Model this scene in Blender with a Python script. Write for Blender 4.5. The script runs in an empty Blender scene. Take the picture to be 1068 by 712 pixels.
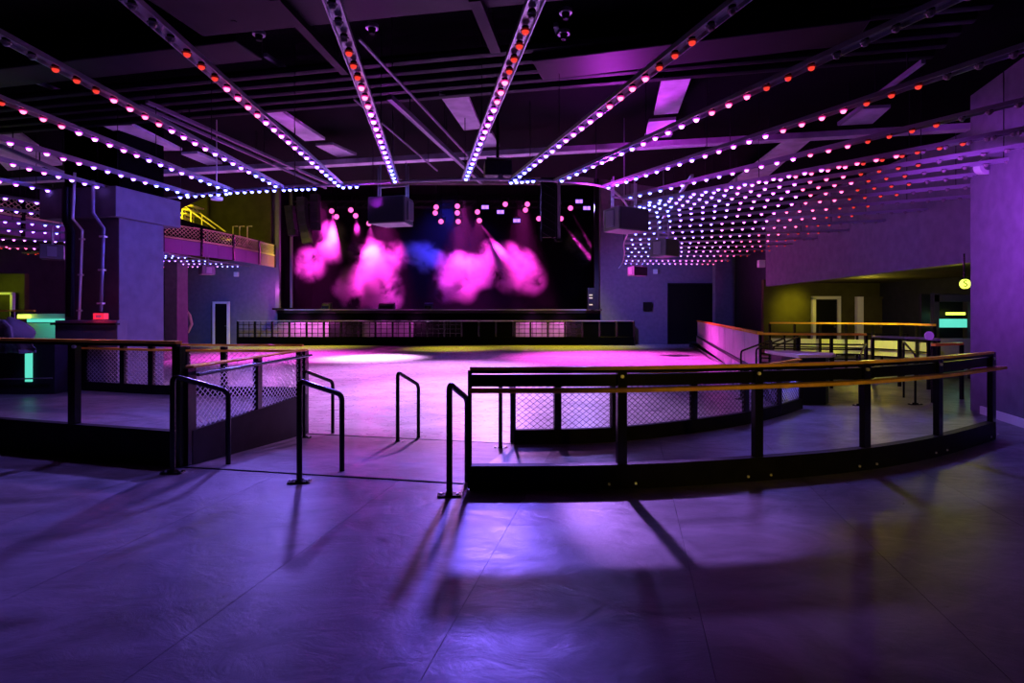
import bpy, bmesh, math, random
from mathutils import Vector, Matrix
random.seed(7)
C = bpy.context.scene.collection
SC = bpy.context.scene
# ---------------------------------------------------------------- camera
H0, FP = 326.0, 600.0            # horizon row and focal length in pixels (1068 x 712)
EYE = 1.55
cd = bpy.data.cameras.new('camera'); cam = bpy.data.objects.new('camera', cd); C.objects.link(cam)
cam.location = (0, 0, EYE); cam.rotation_euler = (math.pi/2, 0, 0)
cd.sensor_width = 36; cd.lens = 36*FP/1068; cd.shift_y = -(356-H0)/1068; cd.clip_end = 200
SC.camera = cam
# ---------------------------------------------------------------- world, exposure
w = bpy.data.worlds.new('world'); SC.world = w; w.use_nodes = True
w.node_tree.nodes['Background'].inputs[0].default_value = (0.12, 0.09, 0.35, 1)
w.node_tree.nodes['Background'].inputs[1].default_value = 0.010
vs = SC.view_settings
vs.view_transform = 'Standard'; vs.look = 'None'; vs.gamma = 1; vs.use_curve_mapping = False
vs.exposure = 0.12
SC.cycles.volume_bounces = 0
SC.cycles.max_bounces = 6

VIOLET = (0.36, 0.20, 1.0); BLUE = (0.20, 0.20, 1.0); MAGENTA = (1.0, 0.12, 0.85); PINKW = (1.0, 0.45, 1.0)
YELLOW = (1.0, 0.85, 0.02); LILAC = (0.62, 0.35, 1.0)
def spot(loc, target, power, col, angle, blend=0.6, r=0.12, name='spot_light'):
    l = bpy.data.lights.new(name, 'SPOT'); l.energy = power; l.color = col; l.spot_size = math.radians(angle)
    l.spot_blend = blend; l.shadow_soft_size = r
    o = bpy.data.objects.new(name, l); C.objects.link(o); o.location = loc
    o.rotation_euler = (Vector(target)-Vector(loc)).to_track_quat('-Z', 'Y').to_euler(); return o
def point(loc, power, col, r=0.15, name='point_light'):
    l = bpy.data.lights.new(name, 'POINT'); l.energy = power; l.color = col; l.shadow_soft_size = r
    o = bpy.data.objects.new(name, l); C.objects.link(o); o.location = loc; return o
# over the skating floor (high ceiling)
spot((-5, 27, 8.4), (-5.6, 23.0, -.25), 36000, PINKW, 29, 1.0, .3)
spot((-1, 24, 8.4), (-2.6, 16.5, -.25), 21000, (0.80, 0.28, 0.95), 60, 1.0, .3)
spot((3, 25, 8.4), (4.2, 23.0, -.25), 22000, (1.0,.07,.75), 66, 1.0, .3)
spot((-2, 19, 8.4), (-0.9, 12.5, -.25), 11000, (0.66, 0.36, 1.0), 46, 1.0, .3)
spot((-8, 22, 8.4), (-9.5, 23.5, -.25), 15000, (1.0,.07,.75), 60, 1.0, .3)
spot((-9, 29, 8.0), (-12, 30.6, -.25), 3800, YELLOW, 66, 1.0, .3)
spot((-2, 28.6, 8.0), (-3.0, 28.8, -.25), 3800, YELLOW, 38, 1.0, .3)
spot((4, 29, 8.0), (2.8, 31.0, -.25), 3800, YELLOW, 66, 1.0, .3)
# near the arc of bulbs, throwing towards the entrance
spot((-0.2, 9.9, 3.45), (-1.6, 4.9, 0), 1900, (0.21, 0.12, 1.0), 50, 1.0, .16)
spot((0.6, 9.9, 3.45), (1.3, 4.75, 0), 3600, (0.46, 0.20, 1.0), 19, .9, .10)
spot((-3.6, 10.2, 3.45), (-4.2, 4.7, 0), 1900, (0.26, 0.17, 1.0), 52, 1.0, .16)
# added spots that brighten the right hand walkway and the walls
spot((4.2, 9.6, 3.4), (4.6, 7.6, 0), 520, (0.24, 0.17, 1.0), 84, 1.0, .2)
spot((4.4, 7.0, 2.9), (7.4, 8.4, 2.6), 680, (0.46, 0.07, 1.0), 84, 1.0, .2)
spot((4.6, 11.0, 2.6), (9.2, 15.0, 3.1), 150, (0.30, 0.12, 1.0), 70, 1.0, .2)
spot((-4.8, 7.6, 3.5), (-5.6, 7.0, .3), 200, (0.32, 0.18, 1.0), 120, 1.0, .2)
spot((-3.4, 9.6, 3.3), (-6.4, 10.6, 2.6), 400, (0.13, 0.11, 1.0), 100, 1.0, .2)
spot((4.6, 26, 3.4), (7.4, 33, 2.0), 1300, (0.18, 0.14, 1.0), 80, 1.0, .2)
spot((-13, 27, 3.4), (-14.6, 33, 1.6), 900, (0.05, 0.16, 1.0), 80, 1.0, .2)
# added magenta uplights below the arc that brighten the ceiling panels
spot((-2.2, 9.6, 3.3), (-3.2, 8.8, 4.8), 320, (0.72, 0.04, 1.0), 165, 1.0, .1)
spot((1.6, 9.6, 3.3), (2.0, 8.8, 4.8), 320, (0.72, 0.04, 1.0), 165, 1.0, .1)
# added warm fill from behind the camera, brightens the wooden shelf
spot((2.4, -2.0, 1.8), (2.9, 5.2, .98), 330, (1.0, 0.62, 0.05), 40, 1.0, .1)
spot((6.2, 9.6, 2.2), (4.4, 4.0, 0), 30, (.5, .9, .15), 26, 1.0, .3)  # green spot added for the yellow-green patch on the floor

# ---------------------------------------------------------------- pixel helpers (photograph -> true positions)
def at(px, py, Y): return Vector(((px-534)/FP*Y, Y, EYE+(H0-py)/FP*Y))
def onz(px, py, z):
    Y = FP*(EYE-z)/(py-H0); return Vector(((px-534)/FP*Y, Y, z))
U = Vector((0.98, -0.2, 0)).normalized(); V = Vector((0.2, 0.98, 0)).normalized()
GRID = math.atan2(U.y, U.x)

# ---------------------------------------------------------------- materials
def mat(name, col=(.5,.5,.5), rough=.5, metal=0, emit=None, es=0, noise=0, nscale=8, bump=0, bscale=40, spec=.4):
    m = bpy.data.materials.new(name); m.use_nodes = True; n = m.node_tree.nodes; l = m.node_tree.links
    b = n['Principled BSDF']; b.inputs['Base Color'].default_value = (*col, 1); b.inputs['Roughness'].default_value = rough
    b.inputs['Metallic'].default_value = metal; b.inputs['Specular IOR Level'].default_value = spec
    if emit: b.inputs['Emission Color'].default_value = (*emit, 1); b.inputs['Emission Strength'].default_value = es
    if noise or bump:
        tc = n.new('ShaderNodeTexCoord')
    if noise:
        t = n.new('ShaderNodeTexNoise'); t.inputs['Scale'].default_value = nscale; t.inputs['Detail'].default_value = 5
        l.new(tc.outputs['Object'], t.inputs['Vector'])
        mr = n.new('ShaderNodeMapRange'); mr.inputs[1].default_value = .3; mr.inputs[2].default_value = .7
        mr.inputs[3].default_value = 1-noise; mr.inputs[4].default_value = 1+noise
        l.new(t.outputs['Fac'], mr.inputs[0])
        mx = n.new('ShaderNodeVectorMath'); mx.operation = 'SCALE'; mx.inputs[0].default_value = col
        l.new(mr.outputs[0], mx.inputs['Scale']); l.new(mx.outputs[0], b.inputs['Base Color'])
    if bump:
        t2 = n.new('ShaderNodeTexNoise'); t2.inputs['Scale'].default_value = bscale; t2.inputs['Detail'].default_value = 4
        l.new(tc.outputs['Object'], t2.inputs['Vector'])
        bp = n.new('ShaderNodeBump'); bp.inputs['Strength'].default_value = bump; bp.inputs['Distance'].default_value = .01
        l.new(t2.outputs['Fac'], bp.inputs['Height']); l.new(bp.outputs[0], b.inputs['Normal'])
    return m
def floor_mat(name, col, r0, r1, bst=.30):
    m = bpy.data.materials.new(name); m.use_nodes = True; n = m.node_tree.nodes; l = m.node_tree.links
    b = n['Principled BSDF']; tc = n.new('ShaderNodeNewGeometry')
    mp = n.new('ShaderNodeMapping'); mp.inputs['Rotation'].default_value = (0, 0, .35); mp.inputs['Scale'].default_value = (1, 1.7, 1)
    l.new(tc.outputs['Position'], mp.inputs[0])
    a = n.new('ShaderNodeTexNoise'); a.inputs['Scale'].default_value = .9; a.inputs['Detail'].default_value = 8; a.inputs['Distortion'].default_value = 1.2
    a.inputs['Roughness'].default_value = .62
    l.new(mp.outputs[0], a.inputs['Vector'])
    s = n.new('ShaderNodeTexNoise'); s.inputs['Scale'].default_value = 2.6; s.inputs['Detail'].default_value = 9; s.inputs['Distortion'].default_value = 2.5; s.inputs['Roughness'].default_value = .7
    l.new(mp.outputs[0], s.inputs['Vector'])
    cr = n.new('ShaderNodeValToRGB'); e = cr.color_ramp.elements
    e[0].position = .30; e[0].color = tuple(c*(.32 if bst > .1 else .85) for c in col)+(1,); e[1].position = .68; e[1].color = tuple(c*1.6 for c in col)+(1,)
    l.new(a.outputs['Fac'], cr.inputs[0])
    sc = n.new('ShaderNodeValToRGB'); q = sc.color_ramp.elements                     # dark scuff marks
    q[0].position = .27; q[0].color = (.25, .25, .25, 1); q[1].position = .36; q[1].color = (1, 1, 1, 1)
    l.new(s.outputs['Fac'], sc.inputs[0])
    mx = n.new('ShaderNodeMixRGB'); mx.blend_type = 'MULTIPLY'; mx.inputs[0].default_value = .8 if bst > .1 else .12
    l.new(cr.outputs[0], mx.inputs[1]); l.new(sc.outputs[0], mx.inputs[2]); l.new(mx.outputs[0], b.inputs['Base Color'])
    mr = n.new('ShaderNodeMapRange'); mr.inputs[1].default_value = .3; mr.inputs[2].default_value = .7; mr.inputs[3].default_value = r0; mr.inputs[4].default_value = r1
    l.new(s.outputs['Fac'], mr.inputs[0]); l.new(mr.outputs[0], b.inputs['Roughness'])
    bp = n.new('ShaderNodeBump'); bp.inputs['Strength'].default_value = bst; bp.inputs['Distance'].default_value = .02
    l.new(s.outputs['Fac'], bp.inputs['Height']); l.new(bp.outputs[0], b.inputs['Normal'])
    return m
def glow(name, col, s):
    m = bpy.data.materials.new(name); m.use_nodes = True; n = m.node_tree.nodes; b = n['Principled BSDF']
    b.inputs['Base Color'].default_value = (.02,.02,.02,1)
    b.inputs['Emission Color'].default_value = (*col, 1); b.inputs['Emission Strength'].default_value = s; return m
M = dict(
    floor = floor_mat('painted floor', (.13,.13,.155), .27, .46, .24),
    rink = floor_mat('skating floor', (.40,.38,.42), .26, .30, .012),
    seam = mat('dark joint', (.02,.02,.025), .8),
    trimm = mat('metal strip', (.10,.10,.12), .35, .8),
    black = mat('black satin paint', (.006,.006,.007), .38, spec=.15, bump=.05, bscale=60),
    tube = mat('black powder coated steel', (.008,.008,.01), .22, .2),
    curb = mat('black curb board', (.006,.006,.008), .55, spec=.12, noise=.5, nscale=6),
    wood = mat('varnished wood', (.95,.52,.05), .25, noise=.25, nscale=5),
    wire = mat('wire', (.22,.22,.26), .4, .7),
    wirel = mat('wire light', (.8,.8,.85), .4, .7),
    wall = mat('dark plaster', (.022,.022,.035), .8, spec=.08, noise=.2, nscale=3, bump=.3, bscale=90),
    wallv = mat('charcoal painted wall', (.16,.15,.20), .8, spec=.1, noise=.12, nscale=5, bump=.35, bscale=120),
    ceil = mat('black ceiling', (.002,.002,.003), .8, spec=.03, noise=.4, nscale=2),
    duct = mat('black painted duct', (.008,.006,.011), .5, 0, spec=.12, noise=.3, nscale=4),
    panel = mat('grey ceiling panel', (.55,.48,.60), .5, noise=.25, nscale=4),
    pipe = mat('grey conduit', (.22,.20,.28), .4, .4),
    strip = mat('aluminium rail', (.35,.33,.42), .35, .6),
    white = mat('white paint', (.75,.75,.78), .5),
    grille = mat('speaker grille', (.02,.022,.03), .45, .2, bump=.4, bscale=200),
    cab = mat('speaker cabinet', (.12,.12,.15), .45),
    olive = mat('olive wall', (.065,.06,.022), .8, spec=.1, noise=.2, nscale=2),
    fascia = mat('purple fascia', (.26,.10,.36), .6),
    lattice = mat('trim lattice', (.6,.5,.3), .5),
    board = mat('rink board', (.55,.5,.58), .35, noise=.1, nscale=3),
    cloth = mat('grey cloth', (.18,.18,.24), .9, bump=.5, bscale=30),
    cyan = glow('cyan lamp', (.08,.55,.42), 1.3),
    cream = mat('pale counter', (.55,.62,.50), .4),
    red = glow('red lamp', (1,.02,.07), .9),
    washm = glow('wash lens', (.30,.12,1), 2.6),
    beamm = glow('beam lens', (1,.12,.5), 1.6),
    curtain = mat('black curtain', (.002,.002,.003), .9, spec=0),
    exitg = glow('yellow green sign', (.75,.95,.08), 2.5),
    skirt_lit = mat('lit stage skirt', (.14,.13,.15), .6, noise=.2, nscale=3),
    pinkw = mat('pale pink laminate', (.75,.6,.68), .35),
    ygl = glow('yellow tube', (1,.85,.05), 3),
    dullg = mat('unlit bulb glass', (.30,.25,.27), .25),
)
# ---------------------------------------------------------------- mesh builder
class MB:
    def __init__(s): s.v = []; s.f = []; s.m = []
    def add(s, vs, fs, mi=0):
        o = len(s.v); s.v += [tuple(v) for v in vs]; s.f += [tuple(i+o for i in f) for f in fs]; s.m += [mi]*len(fs); return s
    def box(s, c, size, rz=0, mi=0):
        x, y, z = size[0]/2, size[1]/2, size[2]/2; R = Matrix.Rotation(rz, 3, 'Z'); c = Vector(c)
        vs = [c+R@Vector(p) for p in [(-x,-y,-z),(x,-y,-z),(x,y,-z),(-x,y,-z),(-x,-y,z),(x,-y,z),(x,y,z),(-x,y,z)]]
        return s.add(vs, [(0,3,2,1),(4,5,6,7),(0,1,5,4),(1,2,6,5),(2,3,7,6),(3,0,4,7)], mi)
    def prism(s, pts, z0, z1, mi=0):
        n = len(pts); a = sum(pts[i][0]*pts[(i+1)%n][1]-pts[(i+1)%n][0]*pts[i][1] for i in range(n))
        if a < 0: pts = pts[::-1]
        vs = [(p[0],p[1],z0) for p in pts]+[(p[0],p[1],z1) for p in pts]
        return s.add(vs, [tuple(range(n))[::-1], tuple(range(n,2*n))]+[(i,(i+1)%n,(i+1)%n+n,i+n) for i in range(n)], mi)
    def beam(s, a, b, w, h=None, mi=0, n=4):
        a = Vector(a); b = Vector(b); d = (b-a).normalized(); up = Vector((0,0,1)) if abs(d.z) < .95 else Vector((0,1,0))
        r = d.cross(up).normalized(); u = r.cross(d); h = h or w
        vs = []
        for p in (a, b):
            for k in range(n):
                if n == 4: q = [(-1,-1),(1,-1),(1,1),(-1,1)][k]; vs.append(p+r*q[0]*w/2+u*q[1]*h/2)
                else: t = 2*math.pi*k/n; vs.append(p+r*math.cos(t)*w/2+u*math.sin(t)*h/2)
        return s.add(vs, [tuple(range(n))[::-1], tuple(range(n,2*n))]+[(k,(k+1)%n,(k+1)%n+n,k+n) for k in range(n)], mi)
    def tube(s, path, r, n=8, mi=0, cap=True):
        path = [Vector(p) for p in path]; rings = []; o = len(s.v); ref = None
        for i, p in enumerate(path):
            d = (path[min(i+1,len(path)-1)]-path[max(i-1,0)]).normalized()
            if ref is None:
                ref = d.cross(Vector((0,0,1)) if abs(d.z) < .9 else Vector((0,1,0))).normalized()
            ref = (ref-d*ref.dot(d)).normalized(); u = d.cross(ref)
            rings.append([p+(ref*math.cos(2*math.pi*k/n)+u*math.sin(2*math.pi*k/n))*r for k in range(n)])
        vs = [v for rr in rings for v in rr]; fs = []
        for i in range(len(path)-1):
            for k in range(n): fs.append((i*n+k, i*n+(k+1)%n, (i+1)*n+(k+1)%n, (i+1)*n+k))
        if cap: fs += [tuple(range(n))[::-1], tuple(range((len(path)-1)*n, len(path)*n))]
        return s.add(vs, fs, mi)
    def sweep(s, path, w, z0, z1, off=0, mi=0):          # rectangular section along a plan curve
        P = [Vector((p[0],p[1],0)) for p in path]; vs = []; n = len(P)
        zz = [(p[2] if len(p) > 2 else 0) for p in path]
        for i, p in enumerate(P):
            d = (P[min(i+1,n-1)]-P[max(i-1,0)]).normalized(); r = Vector((d.y,-d.x,0))
            for (a, z) in ((-w/2,z0),(w/2,z0),(w/2,z1),(-w/2,z1)): q = p+r*(a+off); vs.append((q.x,q.y,z+zz[i]))
        fs = [(0,1,2,3)[::-1], tuple(range(4*n-4,4*n))]
        for i in range(n-1):
            for k in range(4): fs.append((4*i+k, 4*i+(k+1)%4, 4*i+4+(k+1)%4, 4*i+4+k))
        return s.add(vs, fs, mi)
    def cyl(s, c, r, h, n=12, mi=0, axis='Z', r2=None):
        c = Vector(c); r2 = r if r2 is None else r2; vs = []
        for (z, rr) in ((-h/2, r), (h/2, r2)):
            for k in range(n):
                t = 2*math.pi*k/n; x, y = math.cos(t)*rr, math.sin(t)*rr
                vs.append(c+Vector({'Z':(x,y,z),'Y':(x,z,y),'X':(z,x,y)}[axis]))
        return s.add(vs, [tuple(range(n))[::-1], tuple(range(n,2*n))]+[(k,(k+1)%n,(k+1)%n+n,k+n) for k in range(n)], mi)
    def build(s, name, mats, parent=None, bevel=0, smooth=False):
        if not isinstance(mats, (list, tuple)): mats = [mats]
        me = bpy.data.meshes.new(name); off = Vector(parent.location) if parent is not None else Vector((0,0,0))
        if parent is not None and parent.parent is not None: off = off+parent.parent.location
        me.from_pydata([tuple(Vector(v)-off) for v in s.v], [], s.f); 
        for m_ in mats: me.materials.append(m_)
        for p, mi in zip(me.polygons, s.m): p.material_index = mi
        bm = bmesh.new(); bm.from_mesh(me); bmesh.ops.recalc_face_normals(bm, faces=bm.faces); bm.to_mesh(me); bm.free()
        if smooth: me.polygons.foreach_set('use_smooth', [True]*len(me.polygons))
        o = bpy.data.objects.new(name, me); C.objects.link(o)
        if parent is not None: o.parent = parent
        if bevel:
            b = o.modifiers.new('bevel', 'BEVEL'); b.width = bevel; b.segments = 2; b.limit_method = 'ANGLE'
        if smooth:
            e = o.modifiers.new('edges', 'EDGE_SPLIT'); e.split_angle = math.radians(40)
        return o
def tag(o, label=None, cat=None, group=None, kind=None):
    if label: o['label'] = label
    if cat: o['category'] = cat
    if group: o['group'] = group
    if kind: o['kind'] = kind
    return o
def thing(name, label, cat, loc, group=None):
    o = bpy.data.objects.new(name, None); C.objects.link(o); o.location = loc; o.empty_display_size = .2
    return tag(o, label, cat, group)
def struct(o): o['kind'] = 'structure'; return o
def smooth_path(P, sub=6):
    P = [Vector(p) for p in P]; out = []
    for i in range(len(P)-1):
        a, b, c, d = P[max(i-1,0)], P[i], P[i+1], P[min(i+2,len(P)-1)]
        for k in range(sub):
            t = k/sub
            out.append(.5*((2*b)+(c-a)*t+(2*a-5*b+4*c-d)*t*t+(3*b-a-3*c+d)*t**3))
    return out+[P[-1]]
def plan(px, py, z=0): p = onz(px, py, z); return Vector((p.x, p.y, 0))

# ---------------------------------------------------------------- floors
DR = -.25
near_l, near_r = (-3.31, 5.78), (-.46, 5.22)
far_l, far_r = (-3.2, 8.57), (.08, 7.88)
out_r = [(-.37,5.05),(.97,5.1),(2.28,5.35),(3.51,5.72),(4.65,6.28),(5.89,7.07)]
in_r = [(.03,6.80),(1.23,6.94),(2.70,7.66),(3.75,8.42),(4.65,9.3)]
inr_s = smooth_path([(*p,0) for p in in_r], 4)
upper = [(-4.2,6.0),(-14,9.2),(-24,12),(-24,-6),(16,-6),(16,22),(9.3,22),(9.3,30.2),(9.75,30.2),(5.25,12.0),(4.9,10.2)]+[(p.x,p.y) for p in inr_s[::-1]]+[near_r,near_l]
def clip(poly, n, d):                                   # keep n.p <= d
    out = []
    for i in range(len(poly)):
        a, b = poly[i], poly[(i+1)%len(poly)]; da = n[0]*a[0]+n[1]*a[1]-d; db = n[0]*b[0]+n[1]*b[1]-d
        if da <= 0: out.append(a)
        if da*db < 0: t = da/(da-db); out.append((a[0]+(b[0]-a[0])*t, a[1]+(b[1]-a[1])*t))
    return out
fl = struct(MB().prism(upper, DR-.1, -.012).build('floor', M['seam']))
n_ = (U.x, U.y); base = U.x*0.05+U.y*4.56
def strip_of(poly, lo, hi):
    bm = bmesh.new(); f = bm.faces.new([bm.verts.new((x,y,0)) for x,y in poly]); bmesh.ops.triangulate(bm, faces=[f])
    for d, nn in ((hi, 1), (lo, -1)):
        bmesh.ops.bisect_plane(bm, geom=bm.verts[:]+bm.edges[:]+bm.faces[:], plane_co=(n_[0]*d,n_[1]*d,0), plane_no=(n_[0]*nn,n_[1]*nn,0), clear_outer=True)
    if not bm.faces: bm.free(); return None
    r = bmesh.ops.extrude_face_region(bm, geom=bm.faces[:]); bmesh.ops.translate(bm, verts=[v for v in r['geom'] if isinstance(v, bmesh.types.BMVert)], vec=(0,0,-.011))
    bmesh.ops.recalc_face_normals(bm, faces=bm.faces); me = bpy.data.meshes.new('floor_panel'); bm.to_mesh(me); bm.free(); return me
for k in range(-20, 14):
    me = strip_of(upper, base+1.22*k+.0014, base+1.22*(k+1)-.0014)
    if me: me.materials.append(M['floor']); o = bpy.data.objects.new('floor_panel', me); C.objects.link(o); o.parent = fl
rk = struct(MB().prism([(-24,4),(16,4),(16,40),(-24,40)], DR-.2, DR).build('floor', M['rink']))
# the ramp down to the skating floor
rp = MB(); a,b,c,d = near_l, near_r, far_r, far_l
rp.add([(a[0],a[1],0),(b[0],b[1],0),(c[0],c[1],DR+.003),(d[0],d[1],DR+.003),(a[0],a[1],DR-.05),(b[0],b[1],DR-.05),(c[0],c[1],DR-.05),(d[0],d[1],DR-.05)],
       [(0,1,2,3),(4,7,6,5),(0,4,5,1),(1,5,6,2),(2,6,7,3),(3,7,4,0)])
tag(rp.build('ramp', M['floor']), 'smooth grey ramp sloping down from entrance floor to the skating floor', 'ramp')
struct(MB().beam((near_l[0]-.1,near_l[1]+.02,.004),(near_r[0]+.02,near_r[1],.004),.03,.012).build('trim_1', M['trimm']))
struct(MB().beam((far_l[0],far_l[1],DR+.006),(far_r[0],far_r[1],DR+.006),.03,.012).build('trim_2', M['trimm']))
# raised left platform
PZ = .30
plat = [(-3.36,5.82),(-4.71,6.2),(-5.75,6.5),(-7.5,7.1),(-14,9.4),(-20,12),(-20,24),(-13.5,24),(-12,17),(-9.2,12.4),(-6.9,9.35),(-5.5,8.85),(-4.3,8.65),(-3.14,8.6)]
struct(MB().prism(plat, DR, PZ).build('floor', M['floor']))

# ---------------------------------------------------------------- walls and ceiling
def wallbox(name, a, b, z0, z1, th, m):
    return struct(MB().beam((a[0],a[1],(z0+z1)/2),(b[0],b[1],(z0+z1)/2), th, z1-z0).build(name, m))
YW = 33.0
# far wall with the stage opening
sx0, sx1 = at(290,0,YW).x, at(626,0,YW).x; st_top = 8.9
fw = MB()
fw.box(((-24+sx0)/2, YW+.2, 4.6), (sx0+24, .4, 9.8)); fw.box(((sx1+16)/2, YW+.2, 4.6), (16-sx1, .4, 9.8)); fw.box(((sx0+sx1)/2, YW+.2, 9.3), (sx1-sx0, .4, .7))
struct(fw.build('wall_back', M['wallv']))
struct(MB().box(((sx0+sx1)/2, 39, 4.6), (sx1-sx0+6, .2, 9.8)).build('wall_stage_back', M['curtain']))
struct(MB().box((sx0-.2, 36.2, 4.6), (.2, 5.6, 9.8)).build('wall_stage_left', M['curtain']))
struct(MB().box((sx1+.3, 36.2, 4.6), (.2, 5.6, 9.8)).build('wall_stage_right', M['curtain']))
wallbox('wall_left', (-19,4), (-19,33), -.3, 9.6, .3, M['wall'])
struct(MB().box((-4, 24.5, 9.7), (40, 30, .2)).build('ceiling', M['ceil']))
lowc = MB().prism([(-24,-6),(16,-6),(16,33),(10.2,33),(6.6,24),(5.2,16.5),(1.8,14.6),(-4,15.0),(-9,17),(-12.8,21),(-13.4,33),(-24,33)], 5.0, 5.2)
struct(lowc.build('ceiling', M['ceil']))
struct(MB().prism([(1.8,14.6),(-4,15.0),(-9,17),(-9,17.1),(-4,15.1),(1.8,14.7),(5.2,16.6),(5.2,16.5)],5.2,9.6).build('wall_upper_front', M['wall']))
# right: the near wall block, bulkhead, recess
wr0 = Vector((7.3, 9.16, 0)); wdir = Vector((.27,.963,0)).normalized(); wn = Vector((wdir.y,-wdir.x,0))
p0 = wr0; p1 = wr0-wdir*9; 
struct(MB().prism([tuple(p0.xy), tuple(p1.xy), tuple((p1+wn*3).xy), tuple((p0+wn*1.2).xy)], 0, 5.0).build('wall_right', M['wallv']))
q0 = wr0-wdir*.35-wn*.012
struct(MB().beam(q0+Vector((0,0,.06)), q0-wdir*5+Vector((0,0,.06)), .03, .12).build('baseboard_right', M['white']))
b0, b1 = Vector((8.75,10.6,0)), Vector((9.3,20.8,0))
struct(MB().beam((8.75,10.6,3.75),(9.3,20.8,3.75),.25,2.5).build('wall_bulkhead', M['wallv']))
struct(MB().prism([(8.9,10.3),(16,10.3),(16,20.8),(9.4,20.8)], 2.62, 2.75).build('ceiling', M['olive']))
struct(MB().box((12.7,20.9,1.3),(7.2,.2,2.9)).build('wall_recess_back', M['olive']))
struct(MB().beam((9.35,20.9,2.4),(13.0,33.2,2.4),.25,5.3).build('wall_right_far', M['wall']))
struct(MB().box((13.4,15.5,1.3),(.2,10.6,2.9)).build('wall_recess_right', M['wall']))
for px in (749.5,):
    p = at(px,0,31.5); tag(MB().box((p.x-.1,31.3,2.4),(.45,.45,5.3)).build('column', M['wallv']), 'slim violet lit column beside the wide black double door', 'column')
p = at(184,0,25); tag(MB().box((p.x,25,2.0),(.62,.62,4.5),GRID).build('column', M['wallv']), 'dark violet column under the balcony, left of the white door frame', 'column')

# double door, door frames
def door(n, px0, px1, pyt, Y, zb, lab, m=M['black'], fr=M['black'], handle=True, fw_=.08):
    a = at(px0,pyt,Y); b = at(px1,pyt,Y); t = struct(MB().box(((a.x+b.x)/2,Y,(a.z+zb)/2),(b.x-a.x-.04,.06,a.z-zb)).build('door_%d'%n, m))
    t['label'] = lab
    f = MB()
    for x in (a.x,b.x): f.box((x,Y-.03,(a.z+zb)/2),(fw_,.14,a.z-zb))
    f.box(((a.x+b.x)/2,Y-.03,a.z),(b.x-a.x+fw_,.14,fw_)); f.build('door_frame', fr, t)
    MB().cyl((b.x-.15,Y-.08,zb+1.05),.03,.06,8,axis='Y').build('door_handle', M['wire'], t)
    return t
door(1, 697, 745, 296, YW-.06, DR, 'wide black double door in the back wall')
door(2, 223.5, 238.5, 315.5, YW-.3, DR, 'dark door in a white frame on the left of the stage', fr=M['white'], fw_=.12)
door(3, 848, 874, 310.5, 20.7, 0, 'dark door in a pale frame in the yellow lit recess', fr=M['white'], fw_=.11)
door(4, 896, 922, 310.5, 20.7, 0, 'dark door with one pale jamb in the recess', m=M['olive'], fr=M['olive'])
struct(MB().box((at(897,0,20.5).x,20.55,1.06),(.22,.16,2.12)).build('trim_3', M['white']))
door(5, -8, 14, 306, 20.5, PZ, 'pale framed door in a yellow lit doorway, far left', m=M['olive'], fr=M['white'])
struct(MB().box((-18.6,20.75,1.5),(2.2,.2,2.9)).build('wall_doorway_left', M['olive']))

# ---------------------------------------------------------------- pillar
def grect(c, w1, w2): # corner nearest the camera at c, front runs to -U, side runs to +V
    c = Vector((c[0],c[1],0)); return [tuple((c+d).xy) for d in (Vector((0,0,0)), -U*w1, -U*w1+V*w2, V*w2)]
cn = (-6.83, 10.0)
pil = thing('pillar', 'thick square violet lit pillar with a wide capital, left of the rink', 'pillar', (cn[0]-.4,cn[1]+.5,DR))
MB().prism(grect(cn, 1.15, .98), DR, 3.2).build('shaft', M['wallv'], pil, bevel=.01)
cc = Vector((cn[0],cn[1],0))-V*.16+U*.10
MB().prism(grect(cc, 1.6, 1.45), 3.2, 3.72).build('capital', M['wallv'], pil, bevel=.01)
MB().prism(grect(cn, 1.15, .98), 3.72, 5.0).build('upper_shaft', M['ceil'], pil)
def conduit(lab, pts, r, m=M['pipe'], name='pipe', clips=True, cat='pipe'):
    t = thing(name, lab, cat, pts[0]); MB().tube(pts, r, 8).build('run', m, t, smooth=True)
    if clips and len(pts) > 1:
        a, b = Vector(pts[-2]), Vector(pts[-1])
        for f in (.1,.5,.9): MB().beam(a+(b-a)*f-Vector((r*1.6,0,0)), a+(b-a)*f+Vector((r*1.6,0,0)), r*2.6, .03).build('clip', M['white'], t)
    return t
Yp = 9.85
conduit('pale vertical pipe kinked at the capital, on the left side of the pillar', [at(78,180,Yp), at(76,228,Yp), at(86,240,Yp), at(82.5,333,Yp)], .022, M['white'])
conduit('grey vertical pipe with an angled top, near the middle of the pillar', [at(97,188,Yp-.1), at(97,222,Yp-.1), at(108,238,Yp), at(105,325,Yp)], .03)
conduit('thick dark pipe on the leftmost edge of the pillar', [at(69,195,Yp), at(69,230,Yp), at(74,242,Yp+.1), at(73,330,Yp+.1)], .06, M['duct'], clips=False)

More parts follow.
